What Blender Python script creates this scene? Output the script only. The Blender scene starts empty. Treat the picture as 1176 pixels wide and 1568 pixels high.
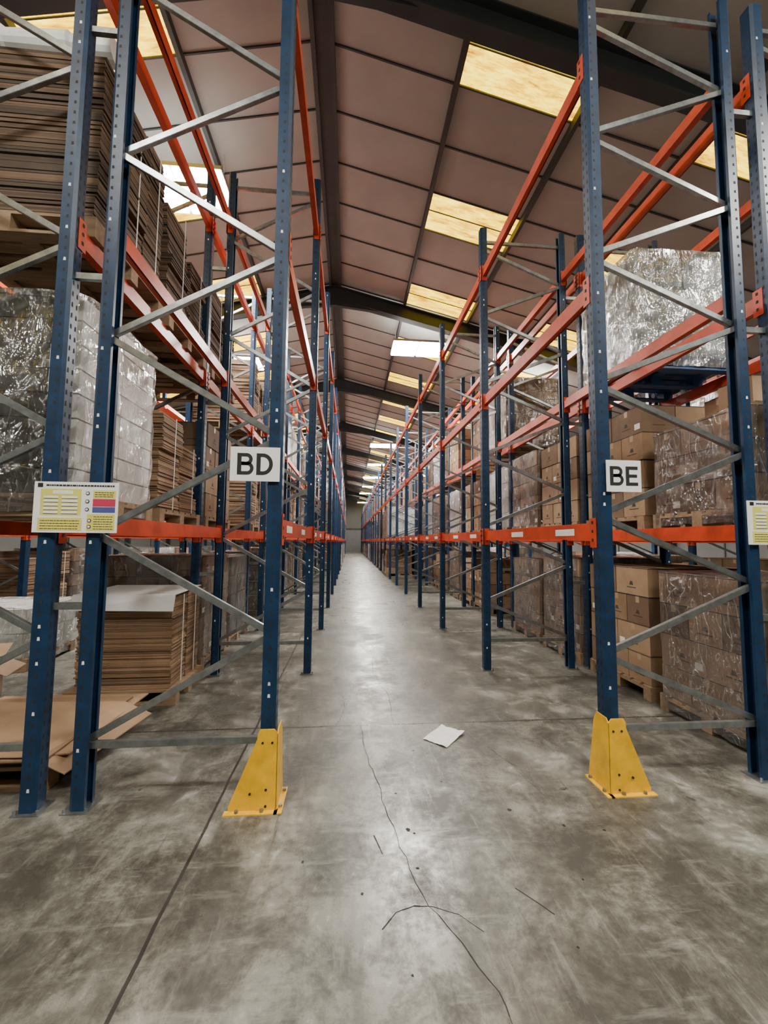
import bpy, math, random
from mathutils import Vector, Matrix
random.seed(7)
S = bpy.context.scene
COL = S.collection

# ---------------------------------------------------------------- materials
def new_mat(name):
    m = bpy.data.materials.new(name); m.use_nodes = True
    nt = m.node_tree
    return m, nt, nt.nodes['Principled BSDF'], nt.nodes['Material Output']

def N(nt, t, **kw):
    n = nt.nodes.new(t)
    for k, v in kw.items():
        setattr(n, k, v)
    return n

def ramp(nt, stops):
    r = N(nt, 'ShaderNodeValToRGB')
    e = r.color_ramp.elements
    while len(e) < len(stops): e.new(0.5)
    for i, (p, c) in enumerate(stops):
        e[i].position = p
        e[i].color = (c[0], c[1], c[2], 1) if hasattr(c, '__len__') else (c, c, c, 1)
    return r

def noise(nt, scale, detail=4, rough=0.55, vec=None, dist=0.0):
    n = N(nt, 'ShaderNodeTexNoise')
    n.inputs['Scale'].default_value = scale
    n.inputs['Detail'].default_value = detail
    n.inputs['Roughness'].default_value = rough
    n.inputs['Distortion'].default_value = dist
    if vec: nt.links.new(vec, n.inputs['Vector'])
    return n

def math_n(nt, op, a, b=None, c=None, clamp=False):
    n = N(nt, 'ShaderNodeMath', operation=op); n.use_clamp = clamp
    for i, v in enumerate([a, b, c]):
        if v is None: continue
        if isinstance(v, (int, float)): n.inputs[i].default_value = v
        else: nt.links.new(v, n.inputs[i])
    return n.outputs[0]

def mixc(nt, fac, a, b, mode='MIX'):
    n = N(nt, 'ShaderNodeMix', data_type='RGBA', blend_type=mode)
    if isinstance(fac, (int, float)): n.inputs[0].default_value = fac
    else: nt.links.new(fac, n.inputs[0])
    for i, v in ((6, a), (7, b)):
        if hasattr(v, '__len__'): n.inputs[i].default_value = (v[0], v[1], v[2], 1)
        else: nt.links.new(v, n.inputs[i])
    return n.outputs[2]

def simple(name, c, rough=0.5, metal=0.0, var=0.25, scale=6.0, bump=0.0, stretch=None, spec=0.5):
    m, nt, b, o = new_mat(name)
    tc = N(nt, 'ShaderNodeTexCoord')
    vec = tc.outputs['Object']
    if stretch:
        mp = N(nt, 'ShaderNodeMapping'); mp.inputs['Scale'].default_value = stretch
        nt.links.new(vec, mp.inputs['Vector']); vec = mp.outputs[0]
    n = noise(nt, scale, 6, 0.6, vec)
    lo = [x*(1-var) for x in c]; hi = [min(1, x*(1+var)) for x in c]
    r = ramp(nt, [(0.3, lo), (0.7, hi)])
    nt.links.new(n.outputs['Fac'], r.inputs[0])
    nt.links.new(r.outputs[0], b.inputs['Base Color'])
    b.inputs['Roughness'].default_value = rough
    b.inputs['Metallic'].default_value = metal
    b.inputs['Specular IOR Level'].default_value = spec
    if bump:
        bp = N(nt, 'ShaderNodeBump'); bp.inputs['Strength'].default_value = bump
        bp.inputs['Distance'].default_value = 0.01
        nt.links.new(n.outputs['Fac'], bp.inputs['Height'])
        nt.links.new(bp.outputs[0], b.inputs['Normal'])
    return m

M_BLUE = simple('rack_blue_paint', (0.005, 0.024, 0.062), 0.40, 0.0, 0.35, 9, spec=0.32)
M_ORANGE = simple('beam_orange_paint', (0.47, 0.046, 0.012), 0.38, 0.0, 0.25, 7, spec=0.4)
M_GALV = simple('galvanised_steel', (0.27, 0.29, 0.295), 0.32, 0.85, 0.3, 14)
M_HOLE = simple('punched_hole', (0.006, 0.007, 0.009), 0.8)
M_HOLEL = simple('punched_hole_lit', (0.65, 0.66, 0.66), 0.5)  # light seen through some holes, put into a pale colour
M_YEL = simple('protector_yellow', (0.72, 0.40, 0.004), 0.42, 0, 0.22, 8, 0.1)
M_WHITE = simple('sign_white', (0.72, 0.73, 0.72), 0.45, 0, 0.04, 3)
M_BLACK = simple('ink_black', (0.01, 0.01, 0.012), 0.5)
M_NYEL = simple('notice_yellow', (0.60, 0.56, 0.12), 0.45, 0, 0.06)
M_NRED = simple('notice_red', (0.42, 0.03, 0.08), 0.45, 0, 0.06)
M_NBLUE = simple('notice_blue', (0.06, 0.07, 0.25), 0.45, 0, 0.06)
M_CARD = [simple('cardboard_a', (0.215, 0.130, 0.072), 0.8, 0, 0.18, 5),
          simple('cardboard_b', (0.285, 0.182, 0.105), 0.8, 0, 0.18, 5),
          simple('cardboard_c', (0.135, 0.082, 0.046), 0.8, 0, 0.18, 5)]
M_DCARD = [simple('cardboard_dark_a', (0.092, 0.056, 0.033), 0.85, 0, 0.2, 5),  # darkened cardboard: shade of the backlit stack in the colour; also box print
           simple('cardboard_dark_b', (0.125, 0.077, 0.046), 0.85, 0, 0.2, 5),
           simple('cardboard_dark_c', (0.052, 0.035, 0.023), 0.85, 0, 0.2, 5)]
M_TAPE = simple('packing_tape', (0.37, 0.26, 0.16), 0.25, 0, 0.1)
M_LABEL = simple('paper_label', (0.68, 0.67, 0.62), 0.6, 0, 0.06)
M_WOOD = simple('pallet_wood', (0.24, 0.16, 0.092), 0.8, 0, 0.3, 3, 0.2, (1, 8, 8))
M_BPAL = simple('pallet_blue_wood', (0.02, 0.07, 0.20), 0.6, 0, 0.3, 3)
M_RAFT = simple('rafter_dark_steel', (0.025, 0.034, 0.037), 0.6, 0, 0.2, 2)
M_PURL = simple('purlin_grey', (0.045, 0.048, 0.048), 0.6, 0, 0.2, 2)
M_WALL = simple('wall_cladding', (0.15, 0.15, 0.14), 0.7, 0, 0.1, 1)
M_DOOR = simple('roller_door_grey', (0.22, 0.23, 0.23), 0.5, 0, 0.08, 1)
M_FIX = simple('lamp_housing', (0.45, 0.46, 0.46), 0.4, 0.3, 0.05)
M_PAPER = simple('paper', (0.72, 0.73, 0.73), 0.6, 0, 0.04)
M_GOODW = simple('white_goods', (0.78, 0.80, 0.78), 0.4, 0, 0.12, 5)
M_GOODG = simple('grey_goods', (0.24, 0.27, 0.275), 0.5, 0, 0.5, 5, 0, (3, 3, 0.6))
M_GOODD = simple('dark_olive_goods', (0.05, 0.044, 0.031), 0.6, 0, 0.4, 4)

def wrap_mat(name, haze, gloss, tint=(0.75, 0.77, 0.77)):
    m, nt, b, o = new_mat(name)
    nt.nodes.remove(b)
    tc = N(nt, 'ShaderNodeTexCoord')
    mp = N(nt, 'ShaderNodeMapping'); mp.inputs['Scale'].default_value = (3.0, 3.0, 1.1)
    mp.inputs['Rotation'].default_value = (0.5, 0.45, 0)
    nt.links.new(tc.outputs['Object'], mp.inputs['Vector'])
    n = noise(nt, 2.0, 4, 0.5, mp.outputs[0], 0.8)
    nf = noise(nt, 5.0, 4, 0.55, mp.outputs[0], 1.5)
    def ridge(x, p):
        q = math_n(nt, 'MULTIPLY', math_n(nt, 'ABSOLUTE', math_n(nt, 'SUBTRACT', x, 0.5)), 2.0)
        return math_n(nt, 'POWER', math_n(nt, 'SUBTRACT', 1.0, q), p)
    rg = math_n(nt, 'MAXIMUM', ridge(n.outputs['Fac'], 60.0), math_n(nt, 'MULTIPLY', ridge(nf.outputs['Fac'], 45.0), 0.6))
    bp = N(nt, 'ShaderNodeBump'); bp.inputs['Strength'].default_value = 0.9
    bp.inputs['Distance'].default_value = 0.07
    nt.links.new(math_n(nt, 'ADD', n.outputs['Fac'], math_n(nt, 'MULTIPLY', rg, 0.10)), bp.inputs['Height'])
    tr = N(nt, 'ShaderNodeBsdfTransparent')
    df = N(nt, 'ShaderNodeBsdfDiffuse'); df.inputs[0].default_value = (*tint, 1)
    gl = N(nt, 'ShaderNodeBsdfGlossy'); gl.inputs['Roughness'].default_value = 0.13
    gl.inputs['Color'].default_value = (0.97, 0.98, 1, 1)
    nt.links.new(bp.outputs[0], gl.inputs['Normal'])
    fr = N(nt, 'ShaderNodeFresnel'); fr.inputs[0].default_value = 1.45
    m1 = N(nt, 'ShaderNodeMixShader'); m2 = N(nt, 'ShaderNodeMixShader')
    f1 = math_n(nt, 'MULTIPLY_ADD', rg, haze*1.6, haze*0.25, clamp=True)
    nt.links.new(f1, m1.inputs[0]); nt.links.new(tr.outputs[0], m1.inputs[1]); nt.links.new(df.outputs[0], m1.inputs[2])
    f2 = math_n(nt, 'ADD', math_n(nt, 'MULTIPLY', fr.outputs[0], 0.7), math_n(nt, 'MULTIPLY_ADD', rg, gloss, gloss*0.3), clamp=True)
    nt.links.new(f2, m2.inputs[0]); nt.links.new(m1.outputs[0], m2.inputs[1]); nt.links.new(gl.outputs[0], m2.inputs[2])
    nt.links.new(m2.outputs[0], o.inputs['Surface'])
    return m
M_WRAP = wrap_mat('stretch_wrap_clear', 0.12, 0.30)
M_WRAPW = wrap_mat('stretch_wrap_heavy', 0.40, 0.5)

def floor_mat():
    m, nt, b, o = new_mat('polished_concrete')
    L = nt.links
    tc = N(nt, 'ShaderNodeTexCoord'); v = tc.outputs['Object']
    n1 = noise(nt, 0.8, 6, 0.62, v, 0.3)
    n2 = noise(nt, 2.6, 10, 0.74, v, 0.35)
    n3 = noise(nt, 20, 6, 0.72, v)
    a = math_n(nt, 'MULTIPLY_ADD', n2.outputs['Fac'], 0.62, math_n(nt, 'MULTIPLY', n1.outputs['Fac'], 0.38))
    a = math_n(nt, 'ADD', a, math_n(nt, 'MULTIPLY', math_n(nt, 'SUBTRACT', n3.outputs['Fac'], 0.5), 0.24))
    r = ramp(nt, [(0.41, (0.038, 0.036, 0.028)), (0.46, (0.068, 0.065, 0.053)), (0.505, (0.112, 0.109, 0.092)), (0.55, (0.182, 0.179, 0.156)), (0.61, (0.31, 0.307, 0.28))])
    L.new(a, r.inputs[0])
    sp = N(nt, 'ShaderNodeSeparateXYZ'); L.new(v, sp.inputs[0])
    nw = noise(nt, 2.0, 3, 0.5, v)
    x = math_n(nt, 'ADD', sp.outputs[0], math_n(nt, 'MULTIPLY', math_n(nt, 'SUBTRACT', nw.outputs['Fac'], 0.5), 0.03))
    y = math_n(nt, 'ADD', sp.outputs[1], math_n(nt, 'MULTIPLY', math_n(nt, 'SUBTRACT', nw.outputs['Fac'], 0.5), 0.03))
    def line(val, w):
        return math_n(nt, 'LESS_THAN', math_n(nt, 'ABSOLUTE', val), w)
    masks = [line(math_n(nt, 'ADD', x, 0.75), 0.008), line(math_n(nt, 'SUBTRACT', x, 5.3), 0.008)]
    yy = math_n(nt, 'PINGPONG', math_n(nt, 'SUBTRACT', y, 3.54), 4.25)
    masks.append(line(yy, 0.009))
    yy2 = math_n(nt, 'PINGPONG', math_n(nt, 'SUBTRACT', y, 3.54+4.25), 4.25)
    masks.append(line(yy2, 0.009))
    wn = noise(nt, 1.3, 5, 0.6, v)
    mixv = N(nt, 'ShaderNodeMix', data_type='VECTOR'); mixv.inputs[0].default_value = 0.35
    L.new(v, mixv.inputs[4]); L.new(wn.outputs['Color'], mixv.inputs[5])
    vo = N(nt, 'ShaderNodeTexVoronoi', feature='DISTANCE_TO_EDGE'); vo.inputs['Scale'].default_value = 0.6
    L.new(mixv.outputs[1], vo.inputs['Vector'])
    ck = math_n(nt, 'LESS_THAN', vo.outputs['Distance'], 0.0018)
    cm = noise(nt, 0.5, 2, 0.5, v)
    ck = math_n(nt, 'MULTIPLY', ck, math_n(nt, 'GREATER_THAN', cm.outputs['Fac'], 0.56))
    masks.append(ck)
    vs = N(nt, 'ShaderNodeTexVoronoi'); vs.inputs['Scale'].default_value = 2.6
    L.new(mixv.outputs[1], vs.inputs['Vector'])
    masks.append(math_n(nt, 'MULTIPLY', math_n(nt, 'LESS_THAN', vs.outputs['Distance'], 0.035), 0.85))
    tot = masks[0]
    for k in masks[1:]: tot = math_n(nt, 'MAXIMUM', tot, k)
    mp = N(nt, 'ShaderNodeMapping'); mp.inputs['Scale'].default_value = (2.6, 0.6, 1); mp.inputs['Rotation'].default_value = (0, 0, 0.06); L.new(v, mp.inputs['Vector'])
    ns = noise(nt, 1.5, 8, 0.68, mp.outputs[0], 0.2)
    sr = ramp(nt, [(0.48, 0.0), (0.62, 0.65)]); L.new(ns.outputs['Fac'], sr.inputs[0])
    col = mixc(nt, sr.outputs[0], r.outputs[0], (0.050, 0.047, 0.038))
    for rot, sd, st in ((0.9, (1.2, 8, 1), 0.35), (-0.5, (9, 1.4, 1), 0.32)):
        mp2 = N(nt, 'ShaderNodeMapping'); mp2.inputs['Scale'].default_value = sd; mp2.inputs['Rotation'].default_value = (0, 0, rot); L.new(v, mp2.inputs['Vector'])
        n5 = noise(nt, 1.5, 6, 0.68, mp2.outputs[0], 0.2)
        s5 = ramp(nt, [(0.57, 0.0), (0.69, st)]); L.new(n5.outputs['Fac'], s5.inputs[0])
        col = mixc(nt, s5.outputs[0], col, (0.30, 0.298, 0.27))
    # dark rubber skid streaks
    mp3 = N(nt, 'ShaderNodeMapping'); mp3.inputs['Scale'].default_value = (14, 0.9, 1); mp3.inputs['Rotation'].default_value = (0, 0, -0.22); L.new(v, mp3.inputs['Vector'])
    n6 = noise(nt, 1.0, 4, 0.55, mp3.outputs[0], 0.4)
    s6 = ramp(nt, [(0.66, 0.0), (0.72, 0.6)]); L.new(n6.outputs['Fac'], s6.inputs[0])
    col = mixc(nt, s6.outputs[0], col, (0.030, 0.028, 0.024))
    col = mixc(nt, math_n(nt, 'MULTIPLY', tot, 0.88), col, (0.015, 0.013, 0.011))
    L.new(col, b.inputs['Base Color'])
    rr = ramp(nt, [(0.40, 0.48), (0.60, 0.21)])
    L.new(a, rr.inputs[0]); L.new(rr.outputs[0], b.inputs['Roughness'])
    bp = N(nt, 'ShaderNodeBump'); bp.inputs['Strength'].default_value = 0.22; bp.inputs['Distance'].default_value = 0.01
    L.new(a, bp.inputs['Height']); L.new(bp.outputs[0], b.inputs['Normal'])
    return m
M_FLOOR = floor_mat()
M_CRACK = simple('floor_crack_dirt', (0.016, 0.015, 0.013), 0.8)
M_CEIL = simple('insulated_ceiling_board', (0.36, 0.368, 0.342), 0.85, 0, 0.10, 1.2)

def sky_mat():
    m, nt, b, o = new_mat('grp_skylight_yellow')
    tc = N(nt, 'ShaderNodeTexCoord')
    mp = N(nt, 'ShaderNodeMapping'); mp.inputs['Scale'].default_value = (1.6, 7, 1)
    nt.links.new(tc.outputs['Object'], mp.inputs['Vector'])
    n = noise(nt, 1.5, 10, 0.8, mp.outputs[0], 0.0)
    r = ramp(nt, [(0.36, (0.26, 0.10, 0.0)), (0.46, (0.72, 0.40, 0.0)), (0.56, (1.0, 0.72, 0.015)), (0.68, (1.0, 0.87, 0.2))])
    nt.links.new(n.outputs['Fac'], r.inputs[0])
    nt.links.new(r.outputs[0], b.inputs['Base Color'])
    nt.links.new(r.outputs[0], b.inputs['Emission Color'])
    b.inputs['Emission Strength'].default_value = 3.8
    return m
M_SKY = sky_mat()
def emis(name, c, s):
    m, nt, b, o = new_mat(name)
    b.inputs['Base Color'].default_value = (*c, 1)
    b.inputs['Emission Color'].default_value = (*c, 1)
    b.inputs['Emission Strength'].default_value = s
    return m
M_LED = emis('led_diffuser', (1.0, 0.97, 0.9), 80)

# ---------------------------------------------------------------- mesh builder
class MB:
    def __init__(s): s.v = []; s.f = []; s.m = []; s.mats = []
    def mi(s, mat):
        if mat not in s.mats: s.mats.append(mat)
        return s.mats.index(mat)
    def hexa(s, pts, mat):
        b = len(s.v); s.v += [tuple(p) for p in pts]
        for q in ((0,3,2,1),(4,5,6,7),(0,1,5,4),(1,2,6,5),(2,3,7,6),(3,0,4,7)):
            s.f.append(tuple(b+i for i in q)); s.m.append(s.mi(mat))
    def box(s, x0, x1, y0, y1, z0, z1, mat):
        if x0 > x1: x0, x1 = x1, x0
        s.hexa([(x0,y0,z0),(x1,y0,z0),(x1,y1,z0),(x0,y1,z0),(x0,y0,z1),(x1,y0,z1),(x1,y1,z1),(x0,y1,z1)], mat)
    def quad(s, pts, mat):
        b = len(s.v); s.v += [tuple(p) for p in pts]
        s.f.append(tuple(range(b, b+len(pts)))); s.m.append(s.mi(mat))
    def bar(s, p0, p1, w, h, mat, up=(0,1,0), off=(0,0)):
        p0 = Vector(p0); p1 = Vector(p1); d = (p1-p0).normalized()
        u = Vector(up); side = d.cross(u).normalized(); u = side.cross(d).normalized()
        o = side*off[0] + u*off[1]
        a = side*w/2; c = u*h/2
        P = [p0-a-c+o, p0+a-c+o, p0+a+c+o, p0-a+c+o, p1-a-c+o, p1+a-c+o, p1+a+c+o, p1-a+c+o]
        s.hexa(P, mat)
    def channel(s, p0, p1, w, h, mat, up=(0,1,0)):
        t = 0.004
        s.bar(p0, p1, w, t, mat, up, (0, -h/2))
        s.bar(p0, p1, t, h, mat, up, (-w/2, 0))
        s.bar(p0, p1, t, h, mat, up, (w/2, 0))
    def prism(s, poly, axis, a0, a1, mat):
        n = len(poly); b = len(s.v)
        for a in (a0, a1):
            for p, q in poly:
                s.v.append({'z': (p, q, a), 'y': (p, a, q), 'x': (a, p, q)}[axis])
        s.f.append(tuple(b+i for i in range(n))[::-1]); s.m.append(s.mi(mat))
        s.f.append(tuple(b+n+i for i in range(n))); s.m.append(s.mi(mat))
        for i in range(n):
            j = (i+1) % n
            s.f.append((b+i, b+j, b+n+j, b+n+i)); s.m.append(s.mi(mat))
    def cyl(s, c, r, h, axis, mat, n=12, jit=0):
        poly = [(c[0]+(r+random.uniform(-jit, jit))*math.cos(2*math.pi*i/n), c[1]+(r+random.uniform(-jit, jit))*math.sin(2*math.pi*i/n)) for i in range(n)]
        s.prism(poly, axis, c[2], c[2]+h, mat)
    def mesh(s, name):
        me = bpy.data.meshes.new(name)
        me.from_pydata(s.v, [], s.f)
        for mt in s.mats: me.materials.append(mt)
        me.polygons.foreach_set('material_index', s.m)
        me.update()
        return me
    def obj(s, name, parent=None, loc=(0,0,0), rot=0, normals=False):
        me = s.mesh(name)
        if normals:
            import bmesh
            bm = bmesh.new(); bm.from_mesh(me); bmesh.ops.recalc_face_normals(bm, faces=bm.faces); bm.to_mesh(me); bm.free()
        o = bpy.data.objects.new(name, me); COL.objects.link(o)
        o.location = loc; o.rotation_euler = (0, 0, rot)
        if parent: o.parent = parent
        return o
def empty(name, loc=(0,0,0)):
    e = bpy.data.objects.new(name, None); COL.objects.link(e); e.location = loc
    e.empty_display_size = 0.2
    return e

# ---------------------------------------------------------------- shell
Y0, Y1 = -7.0, 62.0
XR, XL = 14.0, -14.9
RX = -0.45; RZ = 8.33; SL = 0.24
def roof(x): return RZ - SL*abs(x-RX)
b = MB(); b.box(XL, XR, Y0, Y1, -0.2, 0, M_FLOOR)
def crack(pts, w, mat=M_CRACK, sub=7, jit=0.012):
    P = []
    for (x0, y0), (x1, y1) in zip(pts[:-1], pts[1:]):
        for i in range(sub):
            t = i/sub; P.append((x0+(x1-x0)*t+random.uniform(-jit, jit), y0+(y1-y0)*t+random.uniform(-jit, jit)))
    P.append(pts[-1])
    for (x0, y0), (x1, y1) in zip(P[:-1], P[1:]):
        d = math.hypot(x1-x0, y1-y0) or 1; nx, ny = -(y1-y0)/d, (x1-x0)/d
        ww = w*random.uniform(0.5, 1.3)/2
        b.quad([(x0-nx*ww, y0-ny*ww, 0.0006), (x1-nx*ww, y1-ny*ww, 0.0006), (x1+nx*ww, y1+ny*ww, 0.0006), (x0+nx*ww, y0+ny*ww, 0.0006)], mat)
crack([(0.12, 3.54), (0.17, 2.94), (0.25, 2.39), (0.34, 1.87), (0.53, 1.51), (0.56, 1.25), (0.75, 0.9)], 0.0045)
crack([(0.156, 1.73), (0.22, 1.80), (0.30, 1.825), (0.38, 1.815)], 0.007, sub=3, jit=0.001)
crack([(0.38, 1.815), (0.48, 1.77), (0.56, 1.69)], 0.003, sub=3, jit=0.001)
crack([(0.15, 2.25), (0.19, 2.12)], 0.008, sub=3, jit=0.004)
crack([(0.77, 1.88), (0.88, 1.74)], 0.005, sub=3, jit=0.002)
crack([(-0.05, 4.3), (-0.02, 3.9), (-0.08, 3.55)], 0.004)
crack([(0.34, 5.6), (0.30, 4.9), (0.42, 4.2), (0.40, 3.54)], 0.004)
crack([(0.9, 3.5), (1.15, 2.9), (1.22, 2.5)], 0.003)
for (x, y, r) in ((0.34, 2.28, 0.014), (0.37, 2.25, 0.008), (0.35, 2.02, 0.011), (0.31, 2.6, 0.008), (0.08, 1.9, 0.009), (0.95, 2.4, 0.014),
                  (1.1, 1.9, 0.008), (0.62, 2.7, 0.007), (-0.2, 2.1, 0.008), (0.5, 3.1, 0.01), (1.4, 2.2, 0.009), (0.9, 1.6, 0.007), (0.25, 1.55, 0.006), (1.2, 2.25, 0.012)):
    b.quad([(x+r*random.uniform(0.6, 1.3)*math.cos(i*0.9), y+r*random.uniform(0.6, 1.3)*math.sin(i*0.9), 0.0007) for i in range(7)], M_CRACK)
b.obj('floor')
for x, n in ((XL, 'wall_left'), (XR, 'wall_right')):
    b = MB(); s = 1 if x > 0 else -1
    b.box(x, x+s*0.2, Y0, Y1, -0.2, roof(x)+0.1, M_WALL)
    k = Y0
    while k < Y1:
        b.box(x, x-s*0.03, k, k+0.05, 0, roof(x)-0.05, M_PURL); k += 3.0
    b.obj(n)
for y, n, d in ((Y1, 'wall_back', 1), (Y0, 'wall_front', -1)):
    b = MB()
    b.prism([(XL, -0.2), (XR, -0.2), (XR, roof(XR)), (RX, RZ), (XL, roof(XL))], 'y', y, y+d*0.2, M_WALL)
    b.obj(n, normals=True)
b = MB()
YD = Y1-0.01
b.box(-0.55, 2.0, YD-0.1, YD-0.04, 0, 3.2, M_DOOR)
for i in range(16): b.box(-0.55, 2.0, YD-0.12, YD-0.1, i*0.2, i*0.2+0.03, M_PURL)
b.box(-0.7, -0.55, YD-0.14, YD, 0, 3.4, M_PURL); b.box(2.0, 2.15, YD-0.14, YD, 0, 3.4, M_PURL)
b.box(-0.7, 2.15, YD-0.14, YD, 3.2, 3.5, M_PURL)
b.obj('door_1')

# ceiling panels & skylights
PW = 0.867; YS = 4.20
xb = [0.13, 1.83, 3.52]
while xb[-1] < 14.6: xb.append(xb[-1]+1.6)
ce = MB(); sk = MB(); sm = MB()
k0 = int(math.floor((Y0-YS)/PW)); k1 = int(math.ceil((Y1-YS)/PW))
for sgn in (1, -1):
    strips = [(0.0, xb[0])] + list(zip(xb[:-1], xb[1:]))
    for si, (a, c) in enumerate(strips):
        xa, xc = RX+sgn*a, RX+sgn*c
        for k in range(k0, k1):
            ya = YS+k*PW; yc = ya+PW
            ya = max(ya, Y0); yc = min(yc, Y1)
            q = [(xa, ya, roof(xa)), (xc, ya, roof(xc)), (xc, yc, roof(xc)), (xa, yc, roof(xa))]
            if sgn == 1: q = q[::-1]
            if k % 3 == 0 and si in (2, 4):
                sk.quad(q, M_SKY)
                ym = ya+(yc-ya)*0.45
                sm.bar((xa, ym, roof(xa)-0.01), (xc, ym, roof(xc)-0.01), 0.015, 0.015, M_PURL)
            else:
                ce.quad(q, M_CEIL)
    xe = XR if sgn == 1 else XL
    for k in range(k0+1, k1):
        y = YS+k*PW
        sm.bar((RX, y, RZ-0.012), (xe, y, roof(xe)-0.012), 0.022, 0.022, M_PURL)
ce.obj('ceiling')
sk.obj('window_1'); 
sm.obj('trim_1')
pu = MB()
for sgn in (1, -1):
    for a in xb[:-1]:
        x = RX+sgn*a
        if x > XR-0.1 or x < XL+0.1: continue
        pu.box(x-0.03, x+0.03, Y0, Y1, roof(x)-0.13, roof(x)-0.005, M_PURL)
pu.box(RX-0.1, RX+0.1, Y0, Y1, RZ-0.10, RZ-0.03, M_PURL)
pu.obj('roof_purlins')
y = 4.15-6.1
while y < Y1-1:
    ra = MB()
    for sgn in (1, -1):
        xe = XR if sgn == 1 else XL
        dz = roof(xe)-RZ
        for (t, w, z) in ((0.02, 0.19, -0.14), (0.02, 0.19, -0.48), (0.34, 0.015, -0.31)):
            ra.hexa([(RX, y-w/2, RZ+z-t/2), (xe, y-w/2, RZ+dz+z-t/2), (xe, y+w/2, RZ+dz+z-t/2), (RX, y+w/2, RZ+z-t/2),
                     (RX, y-w/2, RZ+z+t/2), (xe, y-w/2, RZ+dz+z+t/2), (xe, y+w/2, RZ+dz+z+t/2), (RX, y+w/2, RZ+z+t/2)], M_RAFT)
        ra.prism([(RX, RZ-0.47), (RX+sgn*1.3, RZ-0.47-SL*1.3), (RX, RZ-0.65)], 'y', y-0.05, y+0.05, M_RAFT)
        ra.box(xe-sgn*0.3, xe-sgn*0.02, y-0.1, y+0.1, 0, roof(xe)-0.1, M_RAFT)
    ra.obj('roof_rafter', normals=True)
    y += 6.1

# ---------------------------------------------------------------- racks
YF = 2.6; BAY = 2.35; NF = 24
def post(b, x, y, zt, face, detail):
    W = 0.10; D = 0.085; t = 0.006; h = W/2
    f = face
    if detail:
        poly = [(x+f*D/2, y-h*0.72), (x+f*D/2-f*0.0, y+h*0.72), (x+f*(D/2-0.02), y+h), (x-f*D/2, y+h), (x-f*D/2, y+h-0.022),
                (x-f*(D/2-t), y+h-0.022), (x-f*(D/2-t), y+h-t), (x+f*(D/2-0.022), y+h-t), (x+f*(D/2-t), y+h*0.6),
                (x+f*(D/2-t), y-h*0.6), (x+f*(D/2-0.022), y-h+t), (x-f*(D/2-t), y-h+t), (x-f*(D/2-t), y-h+0.022),
                (x-f*D/2, y-h+0.022), (x-f*D/2, y-h), (x+f*(D/2-0.02), y-h)]
        b.prism(poly, 'z', 0.008, zt, M_BLUE)
        z = 0.12
        while z < zt-0.05:
            mt = M_HOLEL if random.random() < 0.12 else M_HOLE
            yy = y-h-0.0008
            b.quad([(x-0.012+f*0.004, yy, z), (x+0.004+f*0.004, yy, z), (x+0.002+f*0.004, yy, z+0.020), (x-0.010+f*0.004, yy, z+0.020)], mt)
            xx = x+f*(D/2+0.0008)
            for o in (-0.02, 0.02):
                b.quad([(xx, y+o-0.007, z), (xx, y+o+0.007, z), (xx, y+o+0.005, z+0.03), (xx, y+o-0.005, z+0.03)], M_HOLE)
            z += 0.07
    else:
        b.box(x-D/2, x+D/2, y-h, y+h, 0.008, zt, M_BLUE)
    b.box(x-0.075, x+0.075, y-0.07, y+0.07, 0, 0.008, M_GALV)
    if detail:
        for o in (-0.06, 0.06):
            b.cyl((x+o, y-0.058, 0.008), 0.008, 0.02, 'z', M_GALV, 6)

def rack_row(xa, xb_, zt, tops, step, z0, name, nf=NF, det=3, k_start=0):
    root = empty(name)
    up = MB(); be = MB(); br = MB()
    fa = 1 if xa > xb_ else -1
    for k in range(k_start, nf):
        y = YF+k*BAY; d = k < det
        post(up, xa, y, zt, fa, d); post(up, xb_, y, zt, -fa, d)
        xi = xa-fa*0.02; xo = xb_+fa*0.02
        def brc(p, q, kk=0):
            if d: br.channel(p, q, 0.036, 0.026, M_GALV)
            else: br.bar(p, q, 0.036, 0.024, M_GALV)
        brc((xi, y, 0.35), (xo, y, 0.35)); brc((xi, y, zt-0.17), (xo, y, zt-0.17))
        z = z0; side = 0; i = 0
        while z+step < zt-0.1:
            p = (xo if side == 0 else xi, y-0.012 if i % 2 else y+0.012, z+0.02)
            q = (xi if side == 0 else xo, y-0.012 if i % 2 else y+0.012, z+step-0.02)
            brc(p, q)
            z += step; side = 1-side; i += 1
    for k in range(k_start, nf-1):
        y = YF+k*BAY
        for li, zt_ in enumerate(tops):
            for x, f in ((xa, fa), (xb_, -fa)):
                ya, yb = y+0.05, y+BAY-0.05
                be.box(x-0.018, x+0.026, ya, yb, zt_-0.115, zt_, M_ORANGE)
                be.box(x-f*0.018, x-f*0.03, ya, yb, zt_-0.115, zt_-0.03, M_ORANGE)
                for yy, s in ((ya, 1), (yb, -1)):
                    be.box(x-0.03, x+0.034, yy, yy+s*0.006, zt_-0.17, zt_+0.03, M_ORANGE)
                    be.box(x+f*0.044, x+f*0.048, yy-s*0.06, yy+s*0.01, zt_-0.17, zt_+0.03, M_ORANGE)
                    if k < 3:
                        for zz in (-0.13, -0.07, -0.01):
                            be.box(x+f*0.048, x+f*0.051, yy-s*0.03, yy-s*0.015, zt_+zz, zt_+zz+0.02, M_HOLE)
                if li == 0 and k < 8 and x == xa:
                    xx = x+0.028 if f > 0 else x-0.020
                    for yo in (0.25, 1.15):
                        be.quad([(xx, ya+yo, zt_-0.085), (xx, ya+yo+0.28, zt_-0.085), (xx, ya+yo+0.28, zt_-0.035), (xx, ya+yo, zt_-0.035)], M_LABEL)
    for m_, n_ in ((up, 'uprights'), (be, 'beams'), (br, 'bracing')):
        m_.obj(n_, root)
    return root

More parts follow.
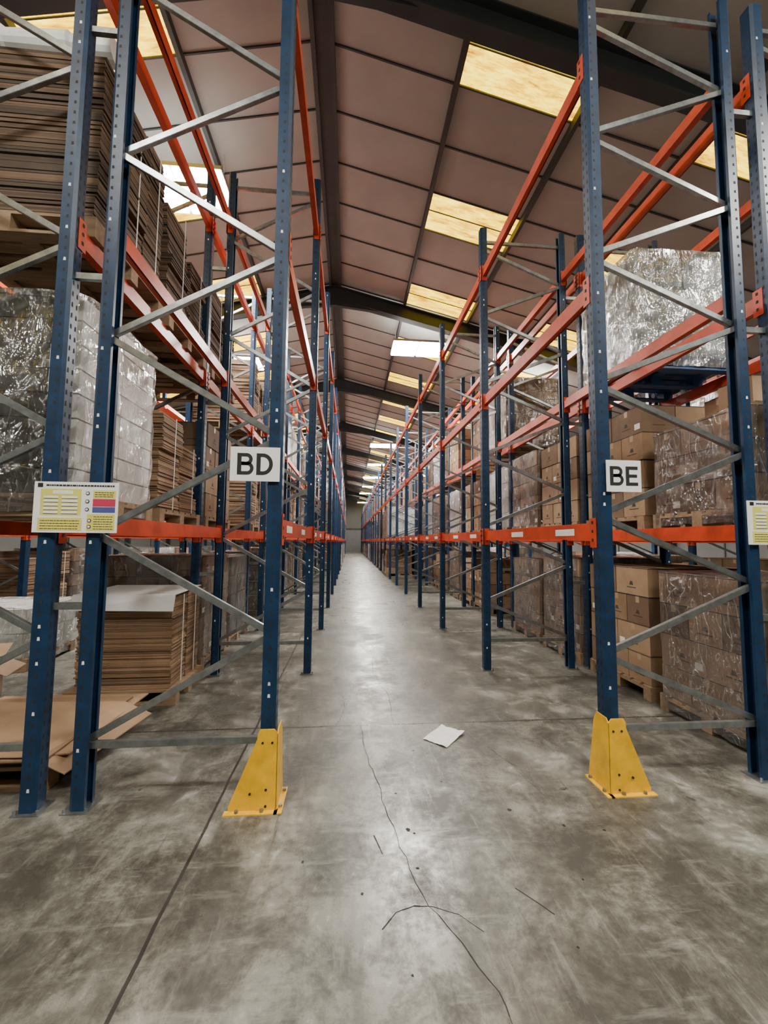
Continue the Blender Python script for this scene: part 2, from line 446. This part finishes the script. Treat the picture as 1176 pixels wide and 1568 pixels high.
LT = (1.69, 3.56, 5.51); RT = (1.69, 3.40, 5.11)
XA, XB, XC, XD = -0.465, -1.52, -1.78, -2.86
RA, RB, RC, RD = 1.70, 2.77, 3.03, 4.10
rack_row(XA, XB, 6.15, LT, 0.615, 0.36, 'pallet_rack')
rack_row(XC, XD, 6.15, LT, 0.615, 0.36, 'pallet_rack')
rack_row(RA, RB, 5.67, RT, 0.46, 0.36, 'pallet_rack')
rack_row(RC, RD, 5.67, RT, 0.46, 0.36, 'pallet_rack')
rack_row(-5.4, -6.5, 6.15, LT, 0.615, 0.36, 'pallet_rack', 20, 0)
rack_row(6.6, 7.7, 5.67, RT, 0.46, 0.36, 'pallet_rack', 20, 0)
sp = MB()
for k in range(NF):
    y = YF+k*BAY
    for z in (1.15, 3.2, 4.9):
        sp.bar((XB-0.043, y, z), (XC+0.043, y, z), 0.04, 0.03, M_GALV)
        sp.bar((RB+0.043, y, z-0.1), (RC-0.043, y, z-0.1), 0.04, 0.03, M_GALV)
sp.obj('rack_row_spacers')

# ---------------------------------------------------------------- pallet loads
def pallet(b, wx=1.18, wy=1.0, mat=None):
    mat = mat or M_WOOD
    n = 7; w = 0.11
    for i in range(n):
        y = -wy/2 + i*(wy-w)/(n-1)
        b.box(-wx/2, wx/2, y, y+w, 0.122, 0.142, mat)
    for yy in (-wy/2, -0.05, wy/2-0.1):
        b.box(-wx/2, wx/2, yy, yy+0.1, 0, 0.02, mat)
        for xx in (-wx/2, -0.06, wx/2-0.12):
            b.box(xx, xx+0.12, yy, yy+0.1, 0.02, 0.10, mat)
    for xx in (-wx/2, -0.06, wx/2-0.12):
        b.box(xx, xx+0.12, -wy/2, wy/2, 0.10, 0.122, mat)

def shell(b, wx, wy, z0, z1, mat, amp=0.012, over=0.012):
    hx, hy, r = wx/2+over, wy/2+over, 0.05
    per = []
    n = 9
    for i in range(n): per.append((-hx+r+(2*hx-2*r)*i/(n-1), -hy))
    for i in range(n): per.append((hx, -hy+r+(2*hy-2*r)*i/(n-1)))
    for i in range(n): per.append((hx-r-(2*hx-2*r)*i/(n-1), hy))
    for i in range(n): per.append((-hx, hy-r-(2*hy-2*r)*i/(n-1)))
    nz = max(6, int((z1-z0)/0.09)); P = len(per); base = len(b.v); mi = b.mi(mat)
    for j in range(nz+1):
        z = z0+(z1-z0)*j/nz
        for (x, y) in per:
            d = 1+random.uniform(0, amp)/0.5
            b.v.append((x*d, y*d, z+random.uniform(-0.01, 0.01)))
    for j in range(nz):
        for i in range(P):
            k = (i+1) % P
            b.f.append((base+j*P+i, base+j*P+k, base+(j+1)*P+k, base+(j+1)*P+i)); b.m.append(mi)
    b.f.append(tuple(base+nz*P+i for i in range(P))); b.m.append(mi)

def carton(b, x0, x1, y0, y1, z0, z1, mat):
    b.box(x0, x1, y0, y1, z0, z1, mat)
    e = 0.0012
    ym = (y0+y1)/2; xm = (x0+x1)/2
    b.quad([(x0, ym-0.025, z1+e), (x1, ym-0.025, z1+e), (x1, ym+0.025, z1+e), (x0, ym+0.025, z1+e)], M_TAPE)
    for x, s in ((x0, -1), (x1, 1)):
        b.quad([(x+s*e, ym-0.025, z1-0.07), (x+s*e, ym+0.025, z1-0.07), (x+s*e, ym+0.025, z1), (x+s*e, ym-0.025, z1)], M_TAPE)
        b.quad([(x+s*e, y0, z1-0.008), (x+s*e, y1, z1-0.008), (x+s*e, y1, z1-0.001), (x+s*e, y0, z1-0.001)], M_HOLE)
        r = random.random()
        if r < 0.25:
            b.quad([(x+s*e, y0+0.03, z0+0.04), (x+s*e, y0+0.11, z0+0.04), (x+s*e, y0+0.11, z0+0.10), (x+s*e, y0+0.03, z0+0.10)], M_LABEL)
        b.quad([(x+s*e, ym-0.03, z0+0.10), (x+s*e, ym+0.03, z0+0.10), (x+s*e, ym+0.015, z0+0.14), (x+s*e, ym-0.015, z0+0.14)], M_DCARD[2])
        b.quad([(x+s*e, ym-0.07, z0+0.07), (x+s*e, ym+0.07, z0+0.07), (x+s*e, ym+0.07, z0+0.08), (x+s*e, ym-0.07, z0+0.08)], M_DCARD[2])
    for y, s in ((y0, -1), (y1, 1)):
        b.quad([(xm-0.07, y+s*e, z0+0.07), (xm+0.07, y+s*e, z0+0.07), (xm+0.07, y+s*e, z0+0.08), (xm-0.07, y+s*e, z0+0.08)], M_DCARD[2])
        b.quad([(x0, y+s*e, z1-0.008), (x1, y+s*e, z1-0.008), (x1, y+s*e, z1-0.001), (x0, y+s*e, z1-0.001)], M_HOLE)

def carton_load(h, nx, ny, nz, wrap=None, ragged=False, mat=None):
    b = MB(); pallet(b)
    wx, wy = 1.14, 0.98; z = 0.145; dz = (h-0.145)/nz
    for k in range(nz):
        off = random.uniform(-0.008, 0.008)
        a_, c_ = (nx, ny) if k % 2 == 0 else (ny, nx) if nx != ny else (nx, ny)
        for i in range(a_):
            for j in range(c_):
                if ragged and k == nz-1 and random.random() < 0.4: continue
                g = 0.005
                x0 = -wx/2+i*wx/a_+g; y0 = -wy/2+j*wy/c_+g
                jx = random.uniform(-0.006, 0.006)+off
                carton(b, x0+jx, x0+wx/a_-2*g+jx, y0+jx, y0+wy/c_-2*g+jx, z+k*dz+0.002, z+(k+1)*dz-0.002, mat or random.choice(M_CARD))
    if wrap: shell(b, wx, wy, 0.03, h+0.01, wrap)
    return b

def flat_stack(h, wx=1.1, wy=0.95, cols=2, thick=0.02, pal=True, hs=None, mats=None):
    b = MB(); mats = mats or M_CARD
    z0 = 0.0
    if pal: pallet(b); z0 = 0.145
    cw = wy/cols
    for c in range(cols):
        y0 = -wy/2+c*cw; z = z0; top = hs[c] if hs else h
        lx = 0; lean = random.uniform(-0.03, 0.03)
        while z < top:
            if random.random() < 0.08: lx = random.uniform(-0.03, 0.03)
            t = random.uniform(thick*0.6, thick*1.3)
            q = (z-z0)/(top-z0)
            jx = random.uniform(-0.008, 0.008)+lx+lean*q; jy = random.uniform(-0.008, 0.008)
            b.box(-wx/2+jx, wx/2+jx, y0+jy+0.012, y0+cw-0.012+jy, z, z+t-0.0025, random.choice(mats))
            z += t
        ys = y0+cw*0.5
        b.box(-wx/2-0.042, -wx/2-0.038, ys-0.005, ys+0.005, z0, top, M_WHITE)
        b.box(wx/2+0.038, wx/2+0.042, ys-0.005, ys+0.005, z0, top, M_WHITE)
    return b

def goods_load(h, mat, wrap, seed_var=0.03, pmat=None, lit_mat=None, n=4):
    b = MB(); pallet(b, mat=pmat)
    z = 0.145; dz = (h-0.145)/n
    split = 0.36 if lit_mat else 0.0
    for k in range(n):
        for i in range(2):
            for j in range(2):
                r = random.uniform(0.008, seed_var)
                xa_, xb2 = (-0.56, split) if i == 0 else (split, 0.56)
                b.box(xa_+r/2, xb2-r/2, -0.49+j*0.49+r/2, j*0.49-r/2, z+k*dz+0.003, z+(k+1)*dz-0.008, lit_mat if (lit_mat and i == 1) else mat)  # second material whitens the side that the lamps hit
    shell(b, 1.12, 0.98, 0.03, h+0.015, wrap, 0.02)
    return b

V = {}
V['c1'] = ('carton_pallet_load', carton_load(1.30, 2, 3, 4).mesh('carton_load_a'))
V['c2'] = ('carton_pallet_load', carton_load(1.15, 2, 3, 4, None, True).mesh('carton_load_b'))
V['cw1'] = ('wrapped_carton_pallet_load', carton_load(1.28, 2, 3, 4, M_WRAP).mesh('carton_load_wrapped_a'))
V['cw2'] = ('wrapped_carton_pallet_load', carton_load(0.92, 2, 3, 3, M_WRAP).mesh('carton_load_wrapped_b'))
V['cw3'] = ('wrapped_carton_pallet_load', carton_load(1.35, 3, 3, 5, M_WRAP).mesh('carton_load_wrapped_c'))
V['f1'] = ('flat_cardboard_pallet_load', flat_stack(1.25, thick=0.018, cols=3, hs=(1.3, 1.05, 1.2)).mesh('flat_a'))
V['f2'] = ('flat_cardboard_pallet_load', flat_stack(1.0, cols=2, thick=0.018, hs=(1.05, 0.85)).mesh('flat_b'))
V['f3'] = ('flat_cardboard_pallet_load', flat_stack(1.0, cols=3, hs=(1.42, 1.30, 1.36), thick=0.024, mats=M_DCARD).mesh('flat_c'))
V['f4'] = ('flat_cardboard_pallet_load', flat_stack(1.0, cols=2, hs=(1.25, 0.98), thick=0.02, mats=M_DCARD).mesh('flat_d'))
V['w1'] = ('wrapped_goods_pallet_load', goods_load(1.30, M_GOODW, M_WRAPW).mesh('wrapped_white'))
V['w2'] = ('wrapped_goods_pallet_load', goods_load(1.30, M_GOODG, M_WRAPW, 0.06, M_BPAL, None, 3).mesh('wrapped_grey'))
V['w3'] = ('wrapped_goods_pallet_load', goods_load(1.30, M_GOODD, M_WRAP).mesh('wrapped_dark'))
V['w4'] = ('wrapped_goods_pallet_load', goods_load(1.45, M_GOODD, M_WRAP, 0.02, None, M_GOODW, 8).mesh('wrapped_lit_side'))  # white aisle side is lamp light put into the colour
V['w5'] = ('wrapped_goods_pallet_load', goods_load(0.72, M_GOODW, M_WRAPW, 0.03, None, None, 2).mesh('wrapped_low_white'))
def put(key, x, y, z, rot=0.0):
    n, me = V[key]
    o = bpy.data.objects.new(n, me); COL.objects.link(o)
    o.location = (x, y, z+0.001); o.rotation_euler = (0, 0, rot)
    return o
XCL, XCR = (XC+XD)/2+0.01, (RC+RD)/2-0.01
PA, PB = 0.60, 1.72
def slot(k, s): return YF+k*BAY+(PA if s == 0 else PB)

# --- right rear row, first bays
put('cw1', XCR, slot(0,0)+0.02, 0)
put('c1', XCR, slot(0,1)+0.02, 0, math.pi)
put('cw2', XCR, slot(0,0)+0.02, RT[0])
put('c1', XCR, slot(0,1)+0.02, RT[0])
put('w2', XCR+0.0, slot(0,1)+0.06, RT[1])
put('cw3', XCR, slot(1,0), 0); put('cw1', XCR, slot(1,1), 0, math.pi)
put('c1', XCR, slot(1,0), RT[0], math.pi); put('cw3', XCR, slot(1,1), RT[0])
b = MB(); carton(b, -0.2, 0.2, -0.15, 0.15, 0, 0.27, M_CARD[1]); carton(b, 0.0, 0.38, 0.2, 0.5, 0, 0.27, M_CARD[0])
b.obj('loose_carton', loc=(XCR-0.15, slot(0,0)-0.15, RT[0]+0.955))
# --- left rear row, first bays
put('w4', XCL-0.0, slot(0,0), LT[0])
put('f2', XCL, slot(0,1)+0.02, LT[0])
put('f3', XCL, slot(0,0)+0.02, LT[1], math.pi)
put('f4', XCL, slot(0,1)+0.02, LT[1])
put('w3', XCL, slot(1,1), 0)
put('cw3', XCL, slot(1,0)+0.02, 0)
put('w5', -4.35, 5.6, 0, 0.1)

def bundle():
    b = MB(); pallet(b, 0.98, 0.78)
    z = 0.145; T = 1.02
    while z < T-0.02:
        t = random.uniform(0.009, 0.02)
        j = random.uniform(-0.008, 0.008)
        b.box(-0.42+j, 0.42+j, -0.35+j, 0.0+j, z, z+t-0.002, random.choice(M_CARD))
        b.box(-0.42-j, 0.43-j, 0.01+j, 0.36+j, z, z+t-0.002, random.choice(M_CARD))
        z += t
    b.hexa([(-0.46, -0.38, T), (0.45, -0.39, T), (0.44, 0.38, T+0.01), (-0.46, 0.38, T+0.01), (-0.46, -0.38, T+0.007), (0.45, -0.39, T+0.007), (0.44, 0.38, T+0.017), (-0.46, 0.38, T+0.017)], M_PAPER)
    b.hexa([(-0.46, -0.43, T-0.13), (0.44, -0.41, T-0.15), (0.44, -0.405, T-0.15), (-0.46, -0.425, T-0.13), (-0.46, -0.385, T+0.005), (0.45, -0.392, T+0.005), (0.45, -0.385, T+0.008), (-0.46, -0.378, T+0.008)], M_PAPER)
    for y in (-0.15, 0.2):
        b.box(-0.445, -0.44, y, y+0.012, 0.15, T-0.02, M_WHITE); b.box(0.44, 0.445, y, y+0.012, 0.15, T-0.02, M_WHITE)
    return b
bundle().obj('folded_carton_bundle', loc=(-2.10, 4.44, 0.001), rot=0.03)
# low pallet with flat and half-open sheets
b = MB(); pallet(b)
for i, (dx, dy) in enumerate(((0, 0), (0.05, 0.03), (-0.04, 0.0), (0.1, 0.06), (0.02, -0.04))):
    b.box(-0.6+dx, 0.58+dx, -0.52+dy, 0.5+dy, 0.146+i*0.014, 0.146+i*0.014+0.009, M_CARD[i % 2])
b.hexa([(-0.55, -0.5, 0.222), (0.5, -0.55, 0.222), (0.62, 0.3, 0.222), (-0.5, 0.35, 0.222), (-0.55, -0.5, 0.228), (0.5, -0.55, 0.228), (0.62, 0.3, 0.228), (-0.5, 0.35, 0.228)], M_CARD[1])
b.hexa([(0.5, -0.55, 0.222), (0.72, -0.56, 0.12), (0.84, 0.28, 0.13), (0.62, 0.3, 0.222), (0.5, -0.55, 0.228), (0.72, -0.56, 0.126), (0.84, 0.28, 0.136), (0.62, 0.3, 0.228)], M_CARD[1])
b.obj('flat_sheet_pallet', loc=(-2.42, 3.28, 0.001))
def open_carton(loc, rot, w=0.55, d=0.42, h=0.38):
    b = MB(); t = 0.006
    b.box(-w/2, w/2, -d/2, d/2, 0, t, M_CARD[2])
    b.box(-w/2, w/2, -d/2, -d/2+t, t, h, M_CARD[1]); b.box(-w/2, w/2, d/2-t, d/2, t, h, M_CARD[0])
    b.box(-w/2, -w/2+t, -d/2+t, d/2-t, t, h, M_CARD[1]); b.box(w/2-t, w/2, -d/2+t, d/2-t, t, h, M_CARD[1])
    fl = 0.18
    for s, a in ((1, 0.5), (-1, 0.2)):
        y = s*d/2; b.quad([(-w/2, y, h), (w/2, y, h), (w/2, y+s*fl, h+a*fl), (-w/2, y+s*fl, h+a*fl)], M_CARD[1])
        x = s*w/2; b.quad([(x, -d/2, h), (x, d/2, h), (x+s*fl, d/2, h-a*fl), (x+s*fl, -d/2, h-a*fl)], M_CARD[0])
    b.obj('open_carton', loc=loc, rot=rot)
open_carton((-3.6, 4.15, 0), 0.3)
# plastic film roll
b = MB()
segs = [(-0.55, 0.085), (-0.2, 0.095), (-0.18, 0.08), (0.0, 0.09), (0.25, 0.1), (0.27, 0.085), (0.55, 0.09)]
for (xa_, ra_), (xb2, rb_) in zip(segs[:-1], segs[1:]):
    n = 16; base = len(b.v)
    for x_, r_ in ((xa_, ra_), (xb2, rb_)):
        for i in range(n): b.v.append((x_, r_*math.cos(2*math.pi*i/n), 0.1+r_*math.sin(2*math.pi*i/n)))
    for i in range(n):
        j = (i+1) % n
        b.f.append((base+i, base+j, base+n+j, base+n+i)); b.m.append(b.mi(M_GOODW))
for x_, r_ in (segs[0], segs[-1]):
    b.quad([(x_, r_*math.cos(2*math.pi*i/16), 0.1+r_*math.sin(2*math.pi*i/16)) for i in range(16)], M_GOODW)
b.obj('plastic_film_roll', loc=(XCL, slot(0,0)-0.3, LT[1]+1.455))

# --- random fill
keys_l = ['f1', 'f2', 'f3', 'c1', 'cw1', 'w3', 'cw3', 'w1', 'f4']
keys_r = ['c1', 'c2', 'cw1', 'cw3', 'cw2', 'c1', 'w1']
def fill(xc, tops, keys, kr, probs, wskip=()):
    for k in kr:
        for li, z in enumerate((0,)+tuple(tops)):
            for s in (0, 1):
                if (k, li, s) in wskip: continue
                if random.random() < probs[li]:
                    put(random.choice(keys), xc, slot(k, s)+random.uniform(-0.03, 0.03), z, random.choice((0, math.pi)))
sk_ = {(1, 0, 0), (1, 0, 1)}
fill(XCL, LT, keys_l, range(1, NF-1), (0.85, 0.85, 0.7, 0.0), sk_)
sk_ = {(1, 0, 0), (1, 0, 1), (1, 1, 0), (1, 1, 1), (1, 2, 0), (1, 2, 1)}
fill(XCR, RT, keys_r, range(1, NF-1), (0.95, 0.95, 0.4, 0.0), sk_)
fill(-5.95, LT, keys_l, range(0, 14), (0.7, 0.6, 0.6, 0.0))
fill(7.15, RT, keys_r, range(0, 14), (0.7, 0.6, 0.3, 0.0))
fill((XA+XB)/2, LT, keys_l, range(8, NF-1), (0.25, 0.3, 0.2, 0.0))
fill((RA+RB)/2, RT, keys_r, range(6, NF-1), (0.35, 0.4, 0.15, 0.0))

# ---------------------------------------------------------------- protectors
def protector(xp, f):
    b = MB(); yF = 2.485; t = 0.006; G = 0.27
    A = xp+f*0.07
    b.prism([(A, 0.006), (A, 0.43), (A-f*0.02, 0.455), (A-f*0.10, 0.455), (A-f*0.115, 0.43), (A-f*0.115, 0.006)], 'y', yF, yF+t, M_YEL)
    b.prism([(A-f*0.115, 0.006), (A-f*0.115, 0.40), (A-f*G, 0.03), (A-f*G, 0.006)], 'y', yF+0.004, yF+t+0.004, M_YEL)
    b.hexa([(A-f*0.115, yF+0.004, 0.40), (A-f*0.115, yF+0.03, 0.40), (A-f*0.12, yF+0.03, 0.392), (A-f*0.12, yF+0.004, 0.392),
            (A-f*G, yF+0.004, 0.03), (A-f*G, yF+0.03, 0.03), (A-f*(G+0.005), yF+0.03, 0.022), (A-f*(G+0.005), yF+0.004, 0.022)], M_YEL)
    b.prism([(yF, 0.006), (yF, 0.43), (yF+0.02, 0.455), (yF+0.12, 0.455), (yF+0.15, 0.40), (yF+0.22, 0.03), (yF+0.22, 0.006)], 'x', A-t*0.5, A+t*0.5, M_YEL)
    b.box(A-f*(G+0.02), A+f*0.01, yF-0.03, yF+0.01, 0, 0.007, M_YEL)
    b.box(A-f*0.01, A+f*0.035, yF-0.03, yF+0.22, 0, 0.007, M_YEL)
    for (x, y) in ((A-f*0.22, yF-0.012), (A-f*0.08, yF-0.012), (A+f*0.02, yF+0.03), (A+f*0.02, yF+0.18)):
        b.cyl((x, y, 0.007), 0.011, 0.014, 'z', M_GALV, 8)
    for (x, z) in ((A-f*0.03, 0.38), (A-f*0.085, 0.38), (A-f*0.06, 0.12), (A-f*0.06, 0.03), (A-f*0.15, 0.10)):
        b.cyl((x, z, yF-0.004), 0.007, 0.006, 'y', M_HOLE, 8)
    b.obj('upright_protector', normals=True)
protector(XA, 1); protector(RA, -1)

# ---------------------------------------------------------------- signs
def arcband(b, cx, cz, rx, rz, t, ox, yy, mat, n=14, x0=0.0):
    for i in range(n):
        a0 = -math.pi/2+math.pi*i/n; a1 = -math.pi/2+math.pi*(i+1)/n
        def p(a, k): return (cx+(rx-k)*math.cos(a), yy, cz+(rz-k)*math.sin(a))
        b.quad([p(a0, t), p(a0, 0), p(a1, 0), p(a1, t)], mat)
def letter(b, ch, x, z0, h, mat, yy=-0.001):
    t = h*0.19; w = h*0.74; z1 = z0+h
    def rc(xa, xb, za, zb): b.quad([(x+xa, yy, za), (x+xb, yy, za), (x+xb, yy, zb), (x+xa, yy, zb)], mat)
    rc(0, t, z0, z1)
    if ch == 'E':
        w = h*0.66
        rc(t, w, z0, z0+t*0.9); rc(t, w, z1-t*0.9, z1); rc(t, w*0.93, (z0+z1)/2-t*0.4, (z0+z1)/2+t*0.45)
    if ch == 'D':
        rx = w*0.6; c = w-rx
        rc(t, c, z0, z0+t*0.9); rc(t, c, z1-t*0.9, z1)
        arcband(b, x+c, (z0+z1)/2, rx, h/2, t*0.9, 0, yy, mat)
    if ch == 'B':
        k = t*0.85; zm = z0+h*0.52
        for za, zb, ww in ((z0, zm+k/2, w), (zm-k/2, z1, w*0.93)):
            rz = (zb-za)/2; c = ww-rz
            rc(t, c, za, za+k); rc(t, c, zb-k, zb)
            arcband(b, x+c, (za+zb)/2, rz, rz, k, 0, yy, mat)
    return w
def aisle_sign(x, z, w, h, s, lh=0.118):
    e = empty('aisle_sign', (x, 2.535, z))
    b = MB(); b.box(-w/2, w/2, 0, 0.006, -h/2, h/2, M_WHITE)
    b.box(-0.03, 0.03, 0.006, 0.02, -h/2+0.02, h/2-0.02, M_GALV)
    b.obj('plate', e)
    b = MB(); tot = lh*0.74+lh*0.12+(lh*0.74 if s[1] == 'D' else lh*0.66)
    xx = -tot/2
    for ch in s:
        xx += letter(b, ch, xx, -lh/2, lh, M_BLACK)+lh*0.12
    b.obj('lettering', e)
aisle_sign(-0.585, 2.02, 0.30, 0.213, 'BD', 0.135)
aisle_sign(1.825, 2.0, 0.245, 0.213, 'BE', 0.13)

def notice(x, z, w=0.47, h=0.30):
    e = empty('load_notice_sign', (x, 2.53, z))
    b = MB(); b.box(-w/2, w/2, 0, 0.006, -h/2, h/2, M_WHITE)
    def r(x0, x1, z0, z1, m, l=1):
        b.box(-w/2+x0*w, -w/2+x1*w, -0.0008*l, 0.001, -h/2+z0*h, -h/2+z1*h, m)
    def words(x0, x1, zc, th=0.012):
        xx = x0
        while xx < x1-0.01:
            ww = random.uniform(0.012, 0.045)
            r(xx, min(xx+ww, x1), zc, zc+th, M_BLACK, 2); xx += ww+0.008
    r(0.08, 0.56, 0.34, 0.86, M_NYEL)
    r(0.22, 0.46, 0.76, 0.83, M_WHITE, 2)
    for i in range(5):
        r(0.12, 0.29, 0.375+i*0.075, 0.42+i*0.075, M_WHITE, 2); r(0.33, 0.52, 0.375+i*0.075, 0.42+i*0.075, M_WHITE, 2)
        r(0.12, 0.29, 0.368+i*0.075, 0.373+i*0.075, M_BLACK, 3); r(0.33, 0.52, 0.368+i*0.075, 0.373+i*0.075, M_BLACK, 3)
    words(0.14, 0.95, 0.915, 0.03); r(0.04, 0.10, 0.89, 0.97, M_BLACK, 2)
    r(0.06, 0.58, 0.04, 0.29, M_NYEL)
    for i in range(4): words(0.09, 0.55, 0.07+i*0.052)
    r(0.70, 0.97, 0.68, 0.84, M_NYEL); r(0.70, 0.97, 0.52, 0.67, M_NRED); r(0.70, 0.97, 0.40, 0.51, M_NBLUE)
    for zc in (0.71, 0.75, 0.79): words(0.72, 0.95, zc)
    r(0.64, 0.97, 0.04, 0.37, M_NYEL)
    for i in range(6): words(0.72, 0.95, 0.07+i*0.048)
    for zc in (0.78, 0.62, 0.46, 0.24, 0.12):
        xx = -w/2+(0.635 if zc > 0.4 else 0.67)*w
        b.cyl((xx, -h/2+zc*h, -0.002), 0.011, 0.002, 'y', M_BLACK, 14)
        b.cyl((xx, -h/2+zc*h, -0.003), 0.007, 0.002, 'y', M_WHITE, 14)
    b.obj('plate', e, normals=True)
notice(-1.61, 1.735); notice(2.94, 1.70)

b = MB()
n = 10
pz = {}
def P(i, j):
    u, v = i/n, j/n
    if (i, j) not in pz:
        z = 0.002+0.008*abs(math.sin(u*6+v*2))*abs(math.sin(v*5-u))+random.uniform(0, 0.004)+0.03*max(0, u+v-1.5)+(0.012*max(0, 0.3-u))
        pz[(i, j)] = (-0.105+0.21*u+random.uniform(-0.002, 0.002), -0.148+0.297*v+random.uniform(-0.002, 0.002), z)
    return pz[(i, j)]
for i in range(n):
    for j in range(n):
        b.quad([P(i, j), P(i+1, j), P(i+1, j+1)], M_PAPER)
        b.quad([P(i, j), P(i+1, j+1), P(i, j+1)], M_PAPER)
b.obj('paper_sheet', loc=(0.78, 3.3, 0), rot=-0.75)

# ---------------------------------------------------------------- lamps
def lamp(x, y, z, power, w=1.45, h=0.85, up=42):  # panel size enlarged to take in the bloom around each lamp
    e = empty('high_bay_light', (x, y, z))
    b = MB()
    b.box(-w/2, w/2, -h/2, h/2, 0.0, 0.06, M_FIX)
    b.box(-w/2+0.02, -0.03, -h/2+0.02, h/2-0.02, -0.03, 0.0, M_LED)
    b.box(0.03, w/2-0.02, -h/2+0.02, h/2-0.02, -0.03, 0.0, M_LED)
    b.box(-0.15, 0.15, -0.06, 0.06, 0.06, 0.14, M_FIX)
    top = roof(x)-z-0.25
    for xx in (-w/2+0.1, w/2-0.1): b.box(xx-0.004, xx+0.004, -0.004, 0.004, 0.06, top, M_FIX)
    b.obj('housing', e)
    l = bpy.data.lights.new('lamp_emitter', 'AREA'); l.shape = 'RECTANGLE'; l.size = w; l.size_y = h
    l.energy = power; l.color = (1.0, 0.96, 0.89)
    o = bpy.data.objects.new('lamp_emitter', l); COL.objects.link(o); o.parent = e
    o.location = (0, 0, -0.04)
    if up:  # added upward fill to brighten the ceiling
        l = bpy.data.lights.new('ceiling_fill', 'AREA'); l.shape = 'RECTANGLE'; l.size = w; l.size_y = h
        l.energy = up; l.color = (1.0, 0.96, 0.89)
        o = bpy.data.objects.new('ceiling_fill', l); COL.objects.link(o); o.parent = e
        o.location = (0, 0, 0.16); o.rotation_euler = (math.pi, 0, 0)
lamp(1.85, -1.0, 7.0, 170)  # unseen, row carried on behind the camera to light the foreground
for y in (11.0, 22.7, 34.4, 46.0): lamp(1.85, y, 7.0, 720)
for y in (28.5, 40.2): lamp(1.85, y, 7.0, 300, 1.2, 0.6, 20)
lamp(1.85, 57.0, 7.0, 120)
lamp(5.7, 0.5, 6.35, 170)  # out of view, added for light near the camera
for y in (11.9, 17.5, 23.0, 29.0, 35.0, 47.0): lamp(5.7, y, 6.35, 540)
lamp(-2.65, -1.0, 6.9, 80, up=25)  # dim unseen lamp added behind the camera as fill
for y in (6.1, 12.0, 17.5, 23.0, 35.0, 47.0): lamp(-2.65 if y < 7 else -3.4, y, 6.9 if y < 7 else 6.8, 440, up=15 if y < 7 else 38)
for y in (0.5, 12.0, 24.0): lamp(-8.5, y, 5.6, 320, up=0)
w = bpy.data.worlds.new('World'); S.world = w; w.use_nodes = True
w.node_tree.nodes['Background'].inputs[0].default_value = (0.6, 0.7, 0.85, 1)
w.node_tree.nodes['Background'].inputs[1].default_value = 0.3

# ---------------------------------------------------------------- camera
cam = bpy.data.cameras.new('Camera'); co = bpy.data.objects.new('Camera', cam); COL.objects.link(co)
cam.sensor_fit = 'VERTICAL'; cam.sensor_height = 36; cam.lens = 36*620/1568
cam.clip_start = 0.05; cam.clip_end = 200
R = Matrix.Rotation(math.radians(-4.9), 4, 'Z') @ Matrix.Rotation(math.radians(94.15), 4, 'X') @ Matrix.Rotation(math.radians(0.5), 4, 'Z')
co.matrix_world = Matrix.Translation((0, 0, 1.55)) @ R
S.camera = co
